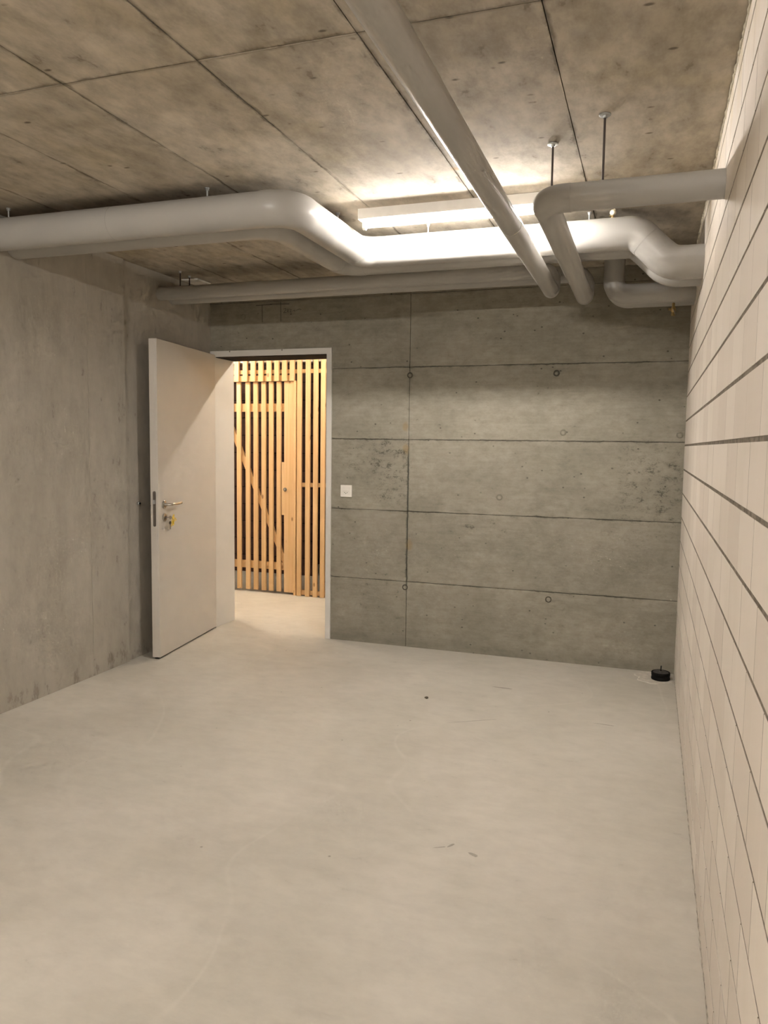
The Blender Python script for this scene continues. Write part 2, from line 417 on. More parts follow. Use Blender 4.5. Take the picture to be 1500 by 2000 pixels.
def pipe_run(corners, fr, r, label, group=None, seams=()):
    """insulated pipe along corners; fr = bend radius per inner corner. Straights and elbows are parts."""
    P = [Vector(c) for c in corners]
    base = P[0].copy()
    root = empty('insulated_pipe', base, 0, label, 'pipe', group)
    cur = P[0]; k = 0
    def straight(a, b, cuts=()):
        # jacket joints split a straight into lengths whose diameters differ by a hair
        d = (b - a).normalized(); st = [0.0] + [c for c in cuts] + [(b - a).length]
        for q, (u, v) in enumerate(zip(st, st[1:])):
            bm = bmesh.new(); sweep(bm, [a + d * u - base, a + d * v - base], r - (0.0009 if q % 2 else 0.0), 48)
            sharpen(from_bm('pipe_section', bm, M_PIPE, root, True))
    for i in range(1, len(P) - 1):
        a = (P[i - 1] - P[i]).normalized(); b = (P[i + 1] - P[i]).normalized()
        th = a.angle(b); R = fr[i - 1]
        tl = R / math.tan(th / 2)
        p1 = P[i] + a * tl; p2 = P[i] + b * tl
        straight(cur, p1, seams if i == 1 else ())
        cen = P[i] + (a + b).normalized() * (R / math.sin(th / 2))
        v1 = p1 - cen; v2 = p2 - cen; ang = v1.angle(v2); ax = v1.cross(v2).normalized()
        n = 14
        arc = [cen + Matrix.Rotation(ang * j / n, 3, ax) @ v1 for j in range(n + 1)]
        arc = [arc[0] + (cur - p1).normalized() * 0.02] + arc + [arc[-1] + b * 0.02]
        bm = bmesh.new(); sweep(bm, [q - base for q in arc], r + 0.0012, 48)
        sharpen(from_bm('pipe_elbow', bm, M_PIPE, root, True))
        cur = p2
    straight(cur, P[-1])
    return root

# ------------------------------------------------------------------ structure
# floor (room, corridor and the store behind the slats)
floor = empty('floor', (0, 0, 0), kind='structure')
tag(floor, 'pale smooth screed floor')
bm = bmesh.new()
add_box(bm, -5.3, 0.15, YR - 0.1, 3.3, -0.15, 0.0)
from_bm('floor_slab', bm, M_FLOOR, floor)

# ceiling: shuttering boards leave panels with recessed joints
ceil = empty('ceiling', (0, 0, H), kind='structure'); tag(ceil, 'raw concrete ceiling with shuttering board joints')
bm = bmesh.new(); add_box(bm, -3.6, 0.15, YR - 0.1, 0.0, 0.012, 0.20); from_bm('ceiling_slab', bm, M_CEIL, ceil)
xs = [-3.40, -3.03, -2.53, -2.022, -1.524, -1.013, -0.505, 0.02]
ys = [YR, -5.62, -3.062, 0.0]
for i in range(len(xs) - 1):
    for j in range(len(ys) - 1):
        g = 0.0018
        dz = random.uniform(0, 0.002)
        bm = bmesh.new(); add_box(bm, xs[i] + g, xs[i + 1] - g, ys[j] + g, ys[j + 1] - (g if j < 2 else 0), dz, 0.013)
        from_bm('concrete_panel', bm, M_CEIL, ceil)

# left wall: smoothed concrete, the strip behind the door sits back 18 mm
wl = empty('wall_left', (XL, 0, 0), kind='structure'); tag(wl, 'grey smoothed concrete wall on the left')
o3 = (XL, 0, 0)
ye = [YR, -4.36, -2.86, -1.376, -1.033]
for a, b in zip(ye, ye[1:]):
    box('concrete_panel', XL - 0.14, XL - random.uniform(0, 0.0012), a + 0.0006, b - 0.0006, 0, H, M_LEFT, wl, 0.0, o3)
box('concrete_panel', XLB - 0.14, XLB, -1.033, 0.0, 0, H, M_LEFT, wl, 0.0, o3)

# rear wall behind the camera
wr = box('wall_rear', -3.6, 0.15, YR - 0.15, YR, 0, H, M_LEFT); tag(wr, 'plain concrete wall closing the room', kind='structure')

# back wall: panels 20 mm deep on a solid core, doorway at its left end
DX0, DX1, DZ = -3.38, -2.38, 2.12
wb = empty('wall_back', (0, 0, 0), kind='structure'); tag(wb, 'board-marked concrete back wall with doorway')
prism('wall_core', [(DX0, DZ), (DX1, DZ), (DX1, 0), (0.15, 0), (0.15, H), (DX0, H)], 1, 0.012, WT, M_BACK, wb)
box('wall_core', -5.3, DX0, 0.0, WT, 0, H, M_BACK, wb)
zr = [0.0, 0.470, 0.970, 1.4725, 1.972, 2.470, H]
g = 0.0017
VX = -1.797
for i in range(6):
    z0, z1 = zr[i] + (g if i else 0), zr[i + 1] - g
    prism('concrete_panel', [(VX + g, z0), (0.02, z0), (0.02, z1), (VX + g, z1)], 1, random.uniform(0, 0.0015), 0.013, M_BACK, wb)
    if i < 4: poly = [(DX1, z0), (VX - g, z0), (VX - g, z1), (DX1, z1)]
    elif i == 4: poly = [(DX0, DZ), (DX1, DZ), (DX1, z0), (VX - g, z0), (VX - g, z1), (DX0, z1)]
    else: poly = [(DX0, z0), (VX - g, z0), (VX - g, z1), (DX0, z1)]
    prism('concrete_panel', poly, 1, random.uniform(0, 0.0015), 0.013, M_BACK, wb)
# filled shuttering tie holes
for (x, z, deep) in ((-1.795, 1.916, 1), (-0.798, 1.912, 1), (-0.743, 1.528, 0), (-0.03, 1.517, 0), (-1.808, 0.428, 1), (-0.804, 0.419, 1), (-3.099, 2.366, 0), (-1.15, 1.09, 0)):
    bm = bmesh.new(); lathe(bm, [(0.021, 0.0), (0.0205, 0.0018), (0.0150, 0.0020), (0.0135, 0.0004), (0.0135, 0.0)], (x, 0.001, z), (0, -1, 0), 22)
    h = from_bm('tie_hole', bm, M_TIED if deep else M_TIE, wb, True)
    bm = bmesh.new(); lathe(bm, [(0.0145, 0.0), (0.0145, 0.0006), (0.007, 0.0004), (0.0, 0.0002)], (x - 0.001, 0.001, z - 0.001), (0, -1, 0), 20)
    from_bm('tie_hole_plug', bm, M_TIE if deep else M_BACK, h, True)
# pencilled marks above the door
def strokes(name, lines, wd, parent):
    bm = bmesh.new()
    for (x0, z0, x1, z1) in lines:
        d = Vector((x1 - x0, 0, z1 - z0)); n = Vector((-d.z, 0, d.x)).normalized() * wd / 2
        q = [Vector((x0, -0.0004, z0)) + n, Vector((x0, -0.0004, z0)) - n, Vector((x1, -0.0004, z1)) - n, Vector((x1, -0.0004, z1)) + n]
        A = [bm.verts.new(p) for p in q]; B = [bm.verts.new(p + Vector((0, 0.0014, 0))) for p in q]
        bm.faces.new(A); bm.faces.new(B[::-1])
        for i in range(4): bm.faces.new((A[i], B[i], B[(i + 1) % 4], A[(i + 1) % 4]))
    return from_bm(name, bm, M_PENCIL, parent)
strokes('pencil_mark', [(-2.993, 2.444, -2.86, 2.446), (-2.88, 2.449, -2.72, 2.444), (-2.942, 2.450, -2.941, 2.321), (-2.791, 2.462, -2.789, 2.322)], 0.0045, wb)
strokes('pencil_mark', [(-2.768, 2.408, -2.752, 2.414), (-2.752, 2.414, -2.748, 2.402), (-2.748, 2.402, -2.768, 2.381), (-2.768, 2.381, -2.744, 2.383),
                        (-2.735, 2.405, -2.728, 2.382), (-2.728, 2.405, -2.738, 2.384), (-2.716, 2.403, -2.704, 2.401), (-2.704, 2.401, -2.716, 2.386), (-2.716, 2.386, -2.702, 2.384),
                        (-2.694, 2.392, -2.676, 2.398), (-2.676, 2.398, -2.680, 2.386), (-2.668, 2.394, -2.640, 2.404), (-2.640, 2.404, -2.625, 2.398)], 0.003, wb)

# right wall of sand-lime blocks
wall = empty('wall_right', (0, 0, 0), kind='structure'); tag(wall, 'whitish sand-lime block wall with grey mortar joints')
box('mortar_bed', 0.0014, 0.15, YR, 0.0, 0, H, M_MORTAR, wall)
zj = [-0.0437 + 0.14974 * k for k in range(0, 19)]
LB, JV, JH = 0.2505, 0.0034, 0.0105
def block_mesh(name, L, h):
    """front face at x = 0, chamfered, running -L/2..L/2 in y, -h/2..h/2 in z"""
    c = 0.0006; d = 0.06; bm = bmesh.new()
    def ring(x, s): return [bm.verts.new((x, y, z)) for y, z in ((-L / 2 + s, -h / 2 + s), (L / 2 - s, -h / 2 + s), (L / 2 - s, h / 2 - s), (-L / 2 + s, h / 2 - s))]
    A, B, D = ring(0, c), ring(c * 0.7, 0), ring(d, 0)
    bm.faces.new(A)
    for P, Q in ((A, B), (B, D)):
        for i in range(4): bm.faces.new((P[i], Q[i], Q[(i + 1) % 4], P[(i + 1) % 4]))
    bmesh.ops.recalc_face_normals(bm, faces=bm.faces)
    me = bpy.data.meshes.new(name); bm.to_mesh(me); bm.free(); me.materials.append(M_BLOCK)
    return me
meshes = {}
cand, far = [], []
for k in range(len(zj) - 1):
    z0 = max(zj[k] + JH / 2, 0.002); z1 = min(zj[k + 1] - JH / 2, H - 0.012)
    if z1 - z0 < 0.02: continue
    ph = (0.135 if (k % 2) else 0.012) + random.uniform(-0.02, 0.02)
    y = 0.25 - ph
    while y > YR:
        a, b = max(y - LB + JV, YR), min(y, -0.002)
        if b - a > 0.02:
            it = (a, b, z0, z1)
            pts = [pix((0, yy, zz)) for yy in (a, b) for zz in (z0, z1)]
            inside = any(-10 < px < 1510 and -10 < py < 2010 for px, py in pts)
            (cand if inside else far).append((min(abs(px) for px, _ in pts), it))
        y -= LB
cand.sort(key=lambda c: c[1][0])            # nearest the camera first
far += cand[300:]; cand = cand[:300]
for _, (a, b, z0, z1) in cand:
    key = (round(b - a, 3), round(z1 - z0, 3))
    if key not in meshes: meshes[key] = block_mesh('block', *key)
    o = bpy.data.objects.new('block', meshes[key]); COL.objects.link(o); o.parent = wall
    o.location = (random.uniform(-0.0003, 0.0001), (a + b) / 2, (z0 + z1) / 2)
bm = bmesh.new()
for _, (a, b, z0, z1) in far: add_box(bm, random.uniform(-0.0004, 0.0003), 0.05, a, b, z0, z1)
tag(from_bm('block_courses', bm, M_BLOCK, wall), kind='stuff')
bm = bmesh.new()
for _, (a, b, z0, z1) in cand + far:
    if a > YR + 0.01: add_box(bm, 0.0001, 0.03, a - JV - 0.0002, a + 0.0002, z0, z1)
tag(from_bm('perpend_joints', bm, M_MORTAR, wall), kind='stuff')
# rough mortar squeezed out under the ceiling and along the floor
def bead(name, z, up, r0, r1, y0, y1, mat, n=220):
    bm = bmesh.new(); rows = []
    for i in range(n + 1):
        y = y0 + (y1 - y0) * i / n
        r = random.uniform(r0, r1); r2 = random.uniform(r0, r1) * 0.5
        rows.append([bm.verts.new((0.012, y, z)), bm.verts.new((-r2 * 0.6, y, z)), bm.verts.new((-r2 * 0.4, y, z + up * r * 0.6)), bm.verts.new((0.004, y, z + up * r))])
    for A, B in zip(rows, rows[1:]):
        for k in range(3): bm.faces.new((A[k], A[k + 1], B[k + 1], B[k]))
    return from_bm(name, bm, mat, wall)
M_BEAD = plain('pale_mortar_bead', (0.44, 0.385, 0.28), 0.9, var=0.3, nsc=18, bump=0.8)
bead('mortar_bead', H - 0.001, -1, 0.006, 0.022, -4.6, -0.002, M_BEAD)
bead('mortar_bead', 0.0005, 1, 0.004, 0.014, -4.6, -0.002, plain('floor_edge_mortar', (0.40, 0.36, 0.30), 0.95, var=0.35, nsc=40, bump=0.6))

# corridor and store shell
M_LIME = plain('pale_lime_wall', (0.66, 0.62, 0.55), 0.8, var=0.06, nsc=3)
o = prism('wall_corridor_back', [(-5.3, 0), (DX0, 0), (DX0, DZ), (DX1, DZ), (DX1, 0), (-0.3, 0), (-0.3, H), (-5.3, H)], 1, WT + 0.0005, WT + 0.008, M_LIME); tag(o, 'pale corridor face of the doorway wall', kind='structure')
CX0, CX1, CY1 = -5.2, -0.40, 3.2
o = box('wall_corridor_left', CX0 - 0.1, CX0, WT, CY1, 0, H, M_LIME); tag(o, 'concrete wall closing the corridor', kind='structure')
o = box('wall_corridor_right', CX1, CX1 + 0.1, WT, CY1, 0, H, M_LIME); tag(o, 'concrete wall closing the other corridor end', kind='structure')
o = box('ceiling_corridor', CX0 - 0.1, CX1 + 0.1, WT, CY1 + 0.1, H, H + 0.15, M_CEIL); tag(o, 'concrete corridor ceiling', kind='structure')
ws = empty('wall_store', (0, 2.42, 0), kind='structure'); tag(ws, 'red-brown block wall behind the slatted gate, store gloom in its colour')
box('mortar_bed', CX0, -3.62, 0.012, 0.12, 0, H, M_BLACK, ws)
sm = {}
for r in range(14):
    z0, z1 = 0.19 * r + 0.004, min(0.19 * (r + 1) - 0.004, H - 0.01)
    x = CX0 + (0.0 if r % 2 else -0.125)
    while x < -3.63:
        a, b = max(x, CX0 + 0.002), min(x + 0.242, -3.625)
        if b - a > 0.03:
            key = (round(b - a, 3), round(z1 - z0, 3))
            if key not in sm:
                bm = bmesh.new(); add_box(bm, -key[0] / 2, key[0] / 2, 0, 0.05, -key[1] / 2, key[1] / 2)
                bmesh.ops.recalc_face_normals(bm, faces=bm.faces)
                me = bpy.data.meshes.new('block'); bm.to_mesh(me); bm.free(); me.materials.append(M_STORE_DIM); sm[key] = me
            if pix(((a + b) / 2, 2.42, (z0 + z1) / 2))[0] > 300:
                q = bpy.data.objects.new('block', sm[key]); COL.objects.link(q); q.parent = ws
                q.location = ((a + b) / 2, random.uniform(-0.002, 0.002), (z0 + z1) / 2)
        x += 0.25
o = box('wall_store_end', CX0, CX1, CY1, CY1 + 0.1, 0, H, M_STORE_DIM); tag(o, 'wall at the end of the store, gloom put into its colour', kind='structure')

o = box('wall_store_side', -1.57, -0.40, GY - 0.02, GY + 0.08, 0, H, M_LIME); tag(o, 'pale wall beside the slat partition', kind='structure')

# ------------------------------------------------------------------ door frame (steel lining) and open door
fr = empty('trim_1', (-2.88, 0, 0), kind='structure'); tag(fr, 'light grey steel door frame around the doorway')
fo = (-2.88, 0, 0)
box('frame_jamb', -2.42, -2.38, -0.010, 0.03, 0, DZ, M_FRAME, fr, 0.0015, fo)
box('frame_lining', -2.405, -2.38, 0.03, WT + 0.01, 0, DZ, M_FRAME, fr, 0.0, fo)
box('frame_jamb', -3.379, -3.338, -0.010, 0.03, 0, DZ, M_FRAME, fr, 0.0015, fo)
box('frame_lining', -3.379, -3.343, 0.03, WT + 0.01, 0, DZ, M_FRAME, fr, 0.0, fo)
hd = box('frame_head', -3.379, -2.38, -0.011, 0.03, DZ - 0.042, DZ + 0.001, M_FRAME, fr, 0.0015, fo)
box('frame_lining', -3.343, -2.405, 0.03, WT + 0.01, DZ - 0.030, DZ, M_FRAME, fr, 0.0, fo)
tag(box('head_strip', -3.340, -2.42, 0.004, WT + 0.008, DZ - 0.046, DZ - 0.0405, M_BLACK, fr, 0.0, fo), 'black strip under the frame head')  # plain black strip covering the underside of the head
for x in (-3.209, -2.774):
    turned('frame_screw', [(0.0, 0.003), (0.004, 0.002), (0.005, 0.0), (0.005, -0.004)], (x + 2.88, -0.011, DZ - 0.006), (0, -1, 0), M_PLATE, hd, 10)

DA = math.atan2(-0.90, 0.123)
DW, DT = 0.908, 0.055
door = empty('door_1', (-3.330, -0.020, 0), DA, kind='structure'); tag(door, 'white flush door standing open against the left wall')
leaf = box('door_leaf', 0.0, DW, -DT, 0.0, 0.012, 2.092, M_DOOR, door, 0.0012)
box('door_rebate', 0.004, DW + 0.0005, -DT + 0.018, -0.0165, 0.013, 2.0925, M_DOOR, leaf)
box('drop_seal', 0.02, DW - 0.004, -DT + 0.015, -0.015, 0.003, 0.012, M_BLACK, leaf)
# lock plate on the leaf edge
bm = bmesh.new(); zc0, zc1, hw = 0.892, 1.104, 0.010
pl = []
for k in range(9): a = PI * k / 8; pl.append((-DT / 2 + hw * math.cos(a), zc1 + hw * math.sin(a)))
for k in range(9): a = PI + PI * k / 8; pl.append((-DT / 2 + hw * math.cos(a), zc0 + hw * math.sin(a)))
lp = prism('lock_plate', pl, 0, DW - 0.002, DW + 0.002, M_PLATE, door)
box('latch_bolt', DW, DW + 0.012, -DT / 2 - 0.007, -DT / 2 + 0.007, 1.03, 1.058, M_ZINC, lp, 0.002)
box('dead_bolt', DW, DW + 0.0035, -DT / 2 - 0.006, -DT / 2 + 0.006, 0.93, 0.962, M_PLATE, lp, 0.001)
HX = 0.832
for s, y0 in ((1, 0.0), (-1, -DT)):
    rs = turned('handle_rosette', [(0.0265, 0.0), (0.0265, 0.007), (0.024, 0.009), (0.0, 0.009)], (HX, y0, 1.023), (0, s, 0), M_STEEL, door, 28)
    tube('door_handle', [(HX, y0 + s * 0.008, 1.023), (HX, y0 + s * 0.035, 1.023), (HX - 0.006, y0 + s * 0.047, 1.023), (HX - 0.02, y0 + s * 0.052, 1.023), (HX - 0.07, y0 + s * 0.052, 1.022), (HX - 0.155, y0 + s * 0.049, 1.026)], 0.0095, M_STEEL, door, 16)
    cr = turned('cylinder_rosette', [(0.0265, 0.0), (0.0265, 0.007), (0.024, 0.009), (0.0, 0.009)], (HX, y0, 0.938), (0, s, 0), M_STEEL, door, 28)
    turned('lock_cylinder', [(0.0105, 0.0), (0.0105, 0.004), (0.0, 0.004)], (HX, y0 + s * 0.009, 0.938), (0, s, 0), M_PLATE, cr, 16)
for z in (0.25, 1.05, 1.85):
    turned('hinge', [(0.0, -0.045), (0.009, -0.045), (0.009, 0.045), (0.0, 0.045)], (-0.004, -0.060, z), (0, 0, 1), M_ZINC, door, 14)

# key left in the lock, bunch of keys and yellow tag hanging from it
MW = Matrix.Translation((-3.330, -0.020, 0)) @ Matrix.Rotation(DA, 4, 'Z')
kp = MW @ Vector((HX, 0.013, 0.938))
key = empty('key_bunch', kp, DA, 'steel keys with a yellow plastic tag hanging in the white door lock', 'keys')
box('key_blade', -0.0012, 0.0012, 0.0, 0.022, -0.004, 0.004, M_STEEL, key)
turned('key_head', [(0.0, -0.0012), (0.011, -0.0012), (0.011, 0.0012), (0.0, 0.0012)], (0.0, 0.032, 0.0), (1, 0, 0), M_STEEL, key, 18)
ring = [(-0.010 + 0.013 * math.sin(2 * PI * k / 20), 0.036, -0.014 + 0.013 * math.cos(2 * PI * k / 20)) for k in range(21)]
tube('key_ring', ring, 0.0012, M_STEEL, key, 8)
for q, (dx, ln) in enumerate(((0.012, 0.055), (0.004, 0.050))):
    kk = turned('key_head', [(0.0, -0.001), (0.011, -0.001), (0.011, 0.001), (0.0, 0.001)], (dx - 0.012, 0.030 - 0.004 * q, -0.036), (0.3, 1, 0), M_PLATE, key, 16)
    box('key_blade', dx - 0.016, dx - 0.009, 0.029 - 0.004 * q, 0.031 - 0.004 * q, -0.036 - ln + 0.012, -0.042, M_PLATE, kk)
# yellow tag: a ribbed disc of plastic loops
bm = bmesh.new()
c0 = Vector((-0.042, 0.034, -0.030))
for k in range(11):
    a = -0.9 + 2.6 * k / 10
    d = Vector((-math.cos(a), 0.12 * math.sin(5 * k), -math.sin(a) * 0.9))
    n = Vector((-d.z, 0, d.x)); L = 0.044 + 0.008 * math.sin(k * 2.1)
    b0 = Vector((-0.020, 0.034, -0.016))
    lp_ = [b0 + d * L * (0.5 - 0.5 * math.cos(2 * PI * j / 12)) + n * 0.0075 * math.sin(2 * PI * j / 12) for j in range(13)]
    sweep(bm, lp_, 0.0019, 6)
from_bm('yellow_tag', bm, M_YELLOW, key, True)

# door stop on the left wall
ds = empty('door_stop', (XLB, -0.897, 1.028), 0, 'small round metal door stop on the left wall behind the door handle', 'door stop')
turned('stop_base', [(0.0, 0.012), (0.010, 0.012), (0.012, 0.010), (0.012, 0.0)], (0, 0, 0), (1, 0, 0), M_ZINC, ds, 20)
turned('rubber_tip', [(0.0, 0.018), (0.005, 0.018), (0.006, 0.012), (0.006, 0.010)], (0, 0, 0), (1, 0, 0), M_BLACK, ds, 14)

# ------------------------------------------------------------------ slatted wooden partition and gate in the corridor

part = empty('slat_partition', (-3.0, GY, 0), 0, 'fixed spruce slat partition beside and above the corridor gate', 'partition')
po = (-3.0, GY, 0)
mslat = {}
def wood(name, x0, x1, y0, y1, z0, z1, parent, off):
    key = (round(x1 - x0, 3), round(y1 - y0, 3), round(z1 - z0, 3))
    if key not in mslat:
        bm = bmesh.new(); add_box(bm, -key[0] / 2, key[0] / 2, -key[1] / 2, key[1] / 2, -key[2] / 2, key[2] / 2)
        bmesh.ops.bevel(bm, geom=list(bm.edges), offset=0.0012, segments=1, affect='EDGES')
        bmesh.ops.recalc_face_normals(bm, faces=bm.faces)
        me = bpy.data.meshes.new(name); bm.to_mesh(me); bm.free(); me.materials.append(M_WOOD); mslat[key] = me
    o = bpy.data.objects.new(name, mslat[key]); COL.objects.link(o); o.parent = parent
    o.location = ((x0 + x1) / 2 - off[0], (y0 + y1) / 2 - off[1], (z0 + z1) / 2 - off[2])
    return o
SWD = 0.053
for x in (-3.284, -3.198, -3.119, -3.045, -2.965, -2.885, -2.805, -2.725, -2.645, -2.565, -2.485, -2.405, -2.325, -2.245, -2.165, -2.085, -2.005, -1.925, -1.845, -1.765, -1.685, -1.605):
    wood('slat', x - 0.027, x + 0.017, GY - 0.024, GY, 0.001, 2.52, part, po)
for x in (-4.44, -4.36, -4.277, -4.193, -4.110, -4.027, -3.940, -3.850, -3.766, -3.683, -3.598, -3.518, -3.438, -3.358):
    wood('slat', x - 0.029, x + 0.018, GY - 0.024, GY, 2.012, 2.52, part, po)
wood('jamb_post', -3.346, -3.324, GY - 0.020, GY + 0.02, 0.001, 2.014, part, po)
wood('jamb_post', -4.50, -4.452, GY - 0.020, GY + 0.04, 0.001, 2.52, part, po)
wood('rail', -4.452, -1.57, GY + 0.0005, GY + 0.024, 2.084, 2.120, part, po)
wood('rail', -4.452, -3.380, GY + 0.0005, GY + 0.024, 2.014, 2.068, part, po)
wood('rail', -3.320, -1.57, GY + 0.0005, GY + 0.024, 1.033, 1.071, part, po)
wood('rail', -3.320, -1.57, GY + 0.0005, GY + 0.024, 0.010, 0.055, part, po)
tag(box('head_beam', -4.452, -1.57, GY + 0.0005, GY + 0.06, 2.188, 2.30, M_FRAME, part, 0.0, po), 'grey head rail behind the slat tops')
gate = empty('slat_gate', (-3.9, GY, 0), 0, 'spruce slat gate with diagonal brace and round lock seen through the doorway', 'gate')
go = (-3.9, GY, 0)
for x in (-4.36, -4.275, -4.190, -4.105, -4.018, -3.934, -3.8385, -3.7535, -3.6685, -3.590, -3.5085):
    wood('slat', x - 0.0275, x + 0.0175, GY + 0.004, GY + 0.026, 0.022, 2.010, gate, go)
lb = wood('lock_board', -3.455, -3.349, GY + 0.002, GY + 0.026, 0.020, 2.010, gate, go)
wood('lock_block', -3.482, -3.455, GY + 0.003, GY + 0.026, 0.759, 1.259, gate, go)
wood('rail', -4.39, -3.35, GY + 0.0265, GY + 0.050, 1.732, 1.808, gate, go)
wood('rail', -4.39, -3.35, GY + 0.0265, GY + 0.050, 0.228, 0.300, gate, go)
bz = Vector((-3.480 - -4.38, 0, 0.31 - 2.34))
a0, a1 = Vector((-4.12, 0, 1.77)), Vector((-3.440, 0, 0.27)); d = (a1 - a0).normalized(); n = Vector((-d.z, 0, d.x)) * 0.024
bm = bmesh.new()
A = [bm.verts.new(p + Vector((3.9, 0.0265, 0))) for p in (a0 + n, a0 - n, a1 - n, a1 + n)]; B = [bm.verts.new(v.co + Vector((0, 0.022, 0))) for v in A]
bm.faces.new(A); bm.faces.new(B[::-1])
for i in range(4): bm.faces.new((A[i], B[i], B[(i + 1) % 4], A[(i + 1) % 4]))
from_bm('diagonal_brace', bm, M_WOOD, gate)
lc = turned('lock_cylinder', [(0.018, 0.0), (0.018, 0.004), (0.015, 0.006), (0.0, 0.006)], (-3.444 + 3.9, 0.002, 1.002), (0, -1, 0), M_PLATE, gate, 22)
turned('lock_core', [(0.009, 0.0), (0.009, 0.003), (0.0, 0.003)], (-3.444 + 3.9, -0.004, 1.002), (0, -1, 0), M_STEEL, lc, 14)
tag(lc, 'round steel lock cylinder')

# ------------------------------------------------------------------ insulated pipes
ZP, RP = 2.450, 0.077
pipe_run([(XL + 0.001, -2.06, ZP), (-1.700, -2.06, ZP), (-1.700, -1.22, ZP), (-0.300, -1.22, ZP), (-0.148, -1.22, 2.300), (-0.0005, -1.22, 2.300)], [0.115, 0.095, 0.10, 0.12], RP,
         'thick grey insulated pipe stepping round the ceiling lamp, nearer of the thick pair', None, (0.75,))
pipe_run([(XL + 0.001, -1.90, ZP), (-1.862, -1.90, ZP), (-1.862, -1.055, ZP), (-0.300, -1.055, ZP), (-0.148, -1.055, 2.298), (-0.0005, -1.055, 2.298)], [0.115, 0.11, 0.10, 0.12], RP,
         'thick grey insulated pipe running behind its twin, farther of the thick pair')
pipe_run([(-0.7618, YR + 0.001, 2.343), (-0.7618, -0.634, 2.309), (-0.7618, -0.634, 2.430), (XLB + 0.001, -0.634, 2.430)], [0.060, 0.060], 0.0432,
         'long slim grey pipe running overhead towards the back wall and then turning left', None, (3.98, 5.20))
pipe_run([(-0.0005, -2.314, 2.304), (-0.590, -2.314, 2.304), (-0.590, -0.494, 2.292), (-0.590, -0.494, 2.430), (XLB + 0.001, -0.494, 2.430)], [0.075, 0.068, 0.068], 0.0475,
         'grey pipe coming out of the block wall and bending round towards the back wall')
pipe_run([(-0.0005, -0.53, 2.296), (-0.434, -0.53, 2.296), (-0.434, -0.53, H - 0.001)], [0.075], 0.055,
         'dark-looking short pipe dropping from the ceiling into the block wall, nearer one')
pipe_run([(-0.0005, -0.412, 2.294), (-0.434, -0.412, 2.294), (-0.434, -0.412, H - 0.001)], [0.085], 0.055,
         'short pipe into the block wall with a brass valve below it, farther one')

# threaded rods with ceiling discs
def hanger(x, y, ztop_pipe, big, label, mat=M_ROD):
    r = empty('pipe_hanger', (x, y, H), 0, label, 'pipe hanger', 'threaded rods carrying the pipes')
    L = H - ztop_pipe
    pr = 0.020 if big else 0.011
    turned('ceiling_disc', [(0.0, 0.0), (pr, 0.0), (pr, -0.003), (pr * 0.9, -0.004), (0.0, -0.004)], (0, 0, 0), (0, 0, 1), M_ZINC, r, 26)
    turned('nut', [(0.0, -0.004), (0.0085, -0.004), (0.0085, -0.012), (0.0, -0.012)], (0, 0, 0), (0, 0, 1), M_ZINC, r, 6, False)
    n = max(6, int(L / 0.0022)); prof = [(0.0, -0.004)]
    for k in range(n + 1): prof.append((0.0044 if k % 2 else 0.0037, -0.004 - (L - 0.004) * k / n))
    prof.append((0.0, -L))
    turned('threaded_rod', prof, (0, 0, 0), (0, 0, 1), mat, r, 10)
    return r
hanger(-0.390, -2.314, 2.351, True, 'long dark threaded rod, the one nearer the block wall')
hanger(-0.590, -2.108, 2.350, True, 'long dark threaded rod beside the pipe bend')
hanger(-3.236, -2.070, 2.527, False, 'short rod holding the thick pipe at the left picture edge', M_ZINC)
hanger(-2.123, -2.050, 2.527, False, 'short rod above the thick pipe midway to its first bend', M_ZINC)
hanger(-1.703, -1.536, 2.527, False, 'short rod above the thick pipe between its two bends', M_ZINC)
hanger(-1.330, -1.220, 2.527, False, 'short pale rod behind the lamp tube', M_ZINC)
hanger(-0.524, -1.197, 2.527, False, 'short rod above the thick pipe seen under the bending pipe', M_ZINC)
hanger(-3.216, -0.634, 2.473, False, 'rod above the slim pipes by the left wall, nearer one', M_ROD)
hanger(-3.236, -0.494, 2.477, False, 'rod above the slim pipes by the left wall, farther one', M_ROD)

# square cover plate on the ceiling above the slim pipes
cp = empty('cover_plate', (-3.285, -0.335, H), 0, 'white square cover plate on the ceiling above the slim pipes', 'cover plate')
box('plate', -0.066, 0.066, -0.085, 0.085, -0.008, 0.0, M_LAMPB, cp, 0.002)
box('plate_rim', -0.060, 0.060, -0.079, 0.079, -0.010, -0.008, M_LAMPB, cp, 0.0008)

# valves
v = empty('drain_valve', (-0.413, -1.222, 2.5255), 0, 'small cream vent valve standing on the thick pipe', 'valve')
turned('valve_stem', [(0.0, 0.0), (0.0085, 0.0), (0.0085, 0.010), (0.006, 0.012), (0.006, 0.022), (0.0, 0.022)], (0, 0, -0.004), (0, 0, 1), M_BRASS, v, 14)
turned('valve_body', [(0.0, -0.016), (0.010, -0.014), (0.0145, -0.006), (0.0145, 0.006), (0.010, 0.013), (0.0, 0.014)], (0, 0, 0.026), (0.15, 1, 0.1), M_CREAM, v, 18)
turned('valve_cap', [(0.0, -0.006), (0.006, -0.006), (0.006, 0.004), (0.004, 0.006), (0.0, 0.006)], (0.006, -0.004, 0.036), (0.6, 0, 1), M_CREAM, v, 12)
box('valve_lever', -0.017, -0.006, -0.006, 0.004, 0.008, 0.012, M_BRASS, v, 0.001)
v = empty('drain_valve', (-0.110, -0.440, 2.241), 0, 'small brass drain valve hanging under the short pipe by the block wall', 'valve')
turned('valve_stem', [(0.0, 0.012), (0.008, 0.010), (0.008, -0.016), (0.0, -0.016)], (0, 0, 0), (0, 0, 1), M_BRASS, v, 14)
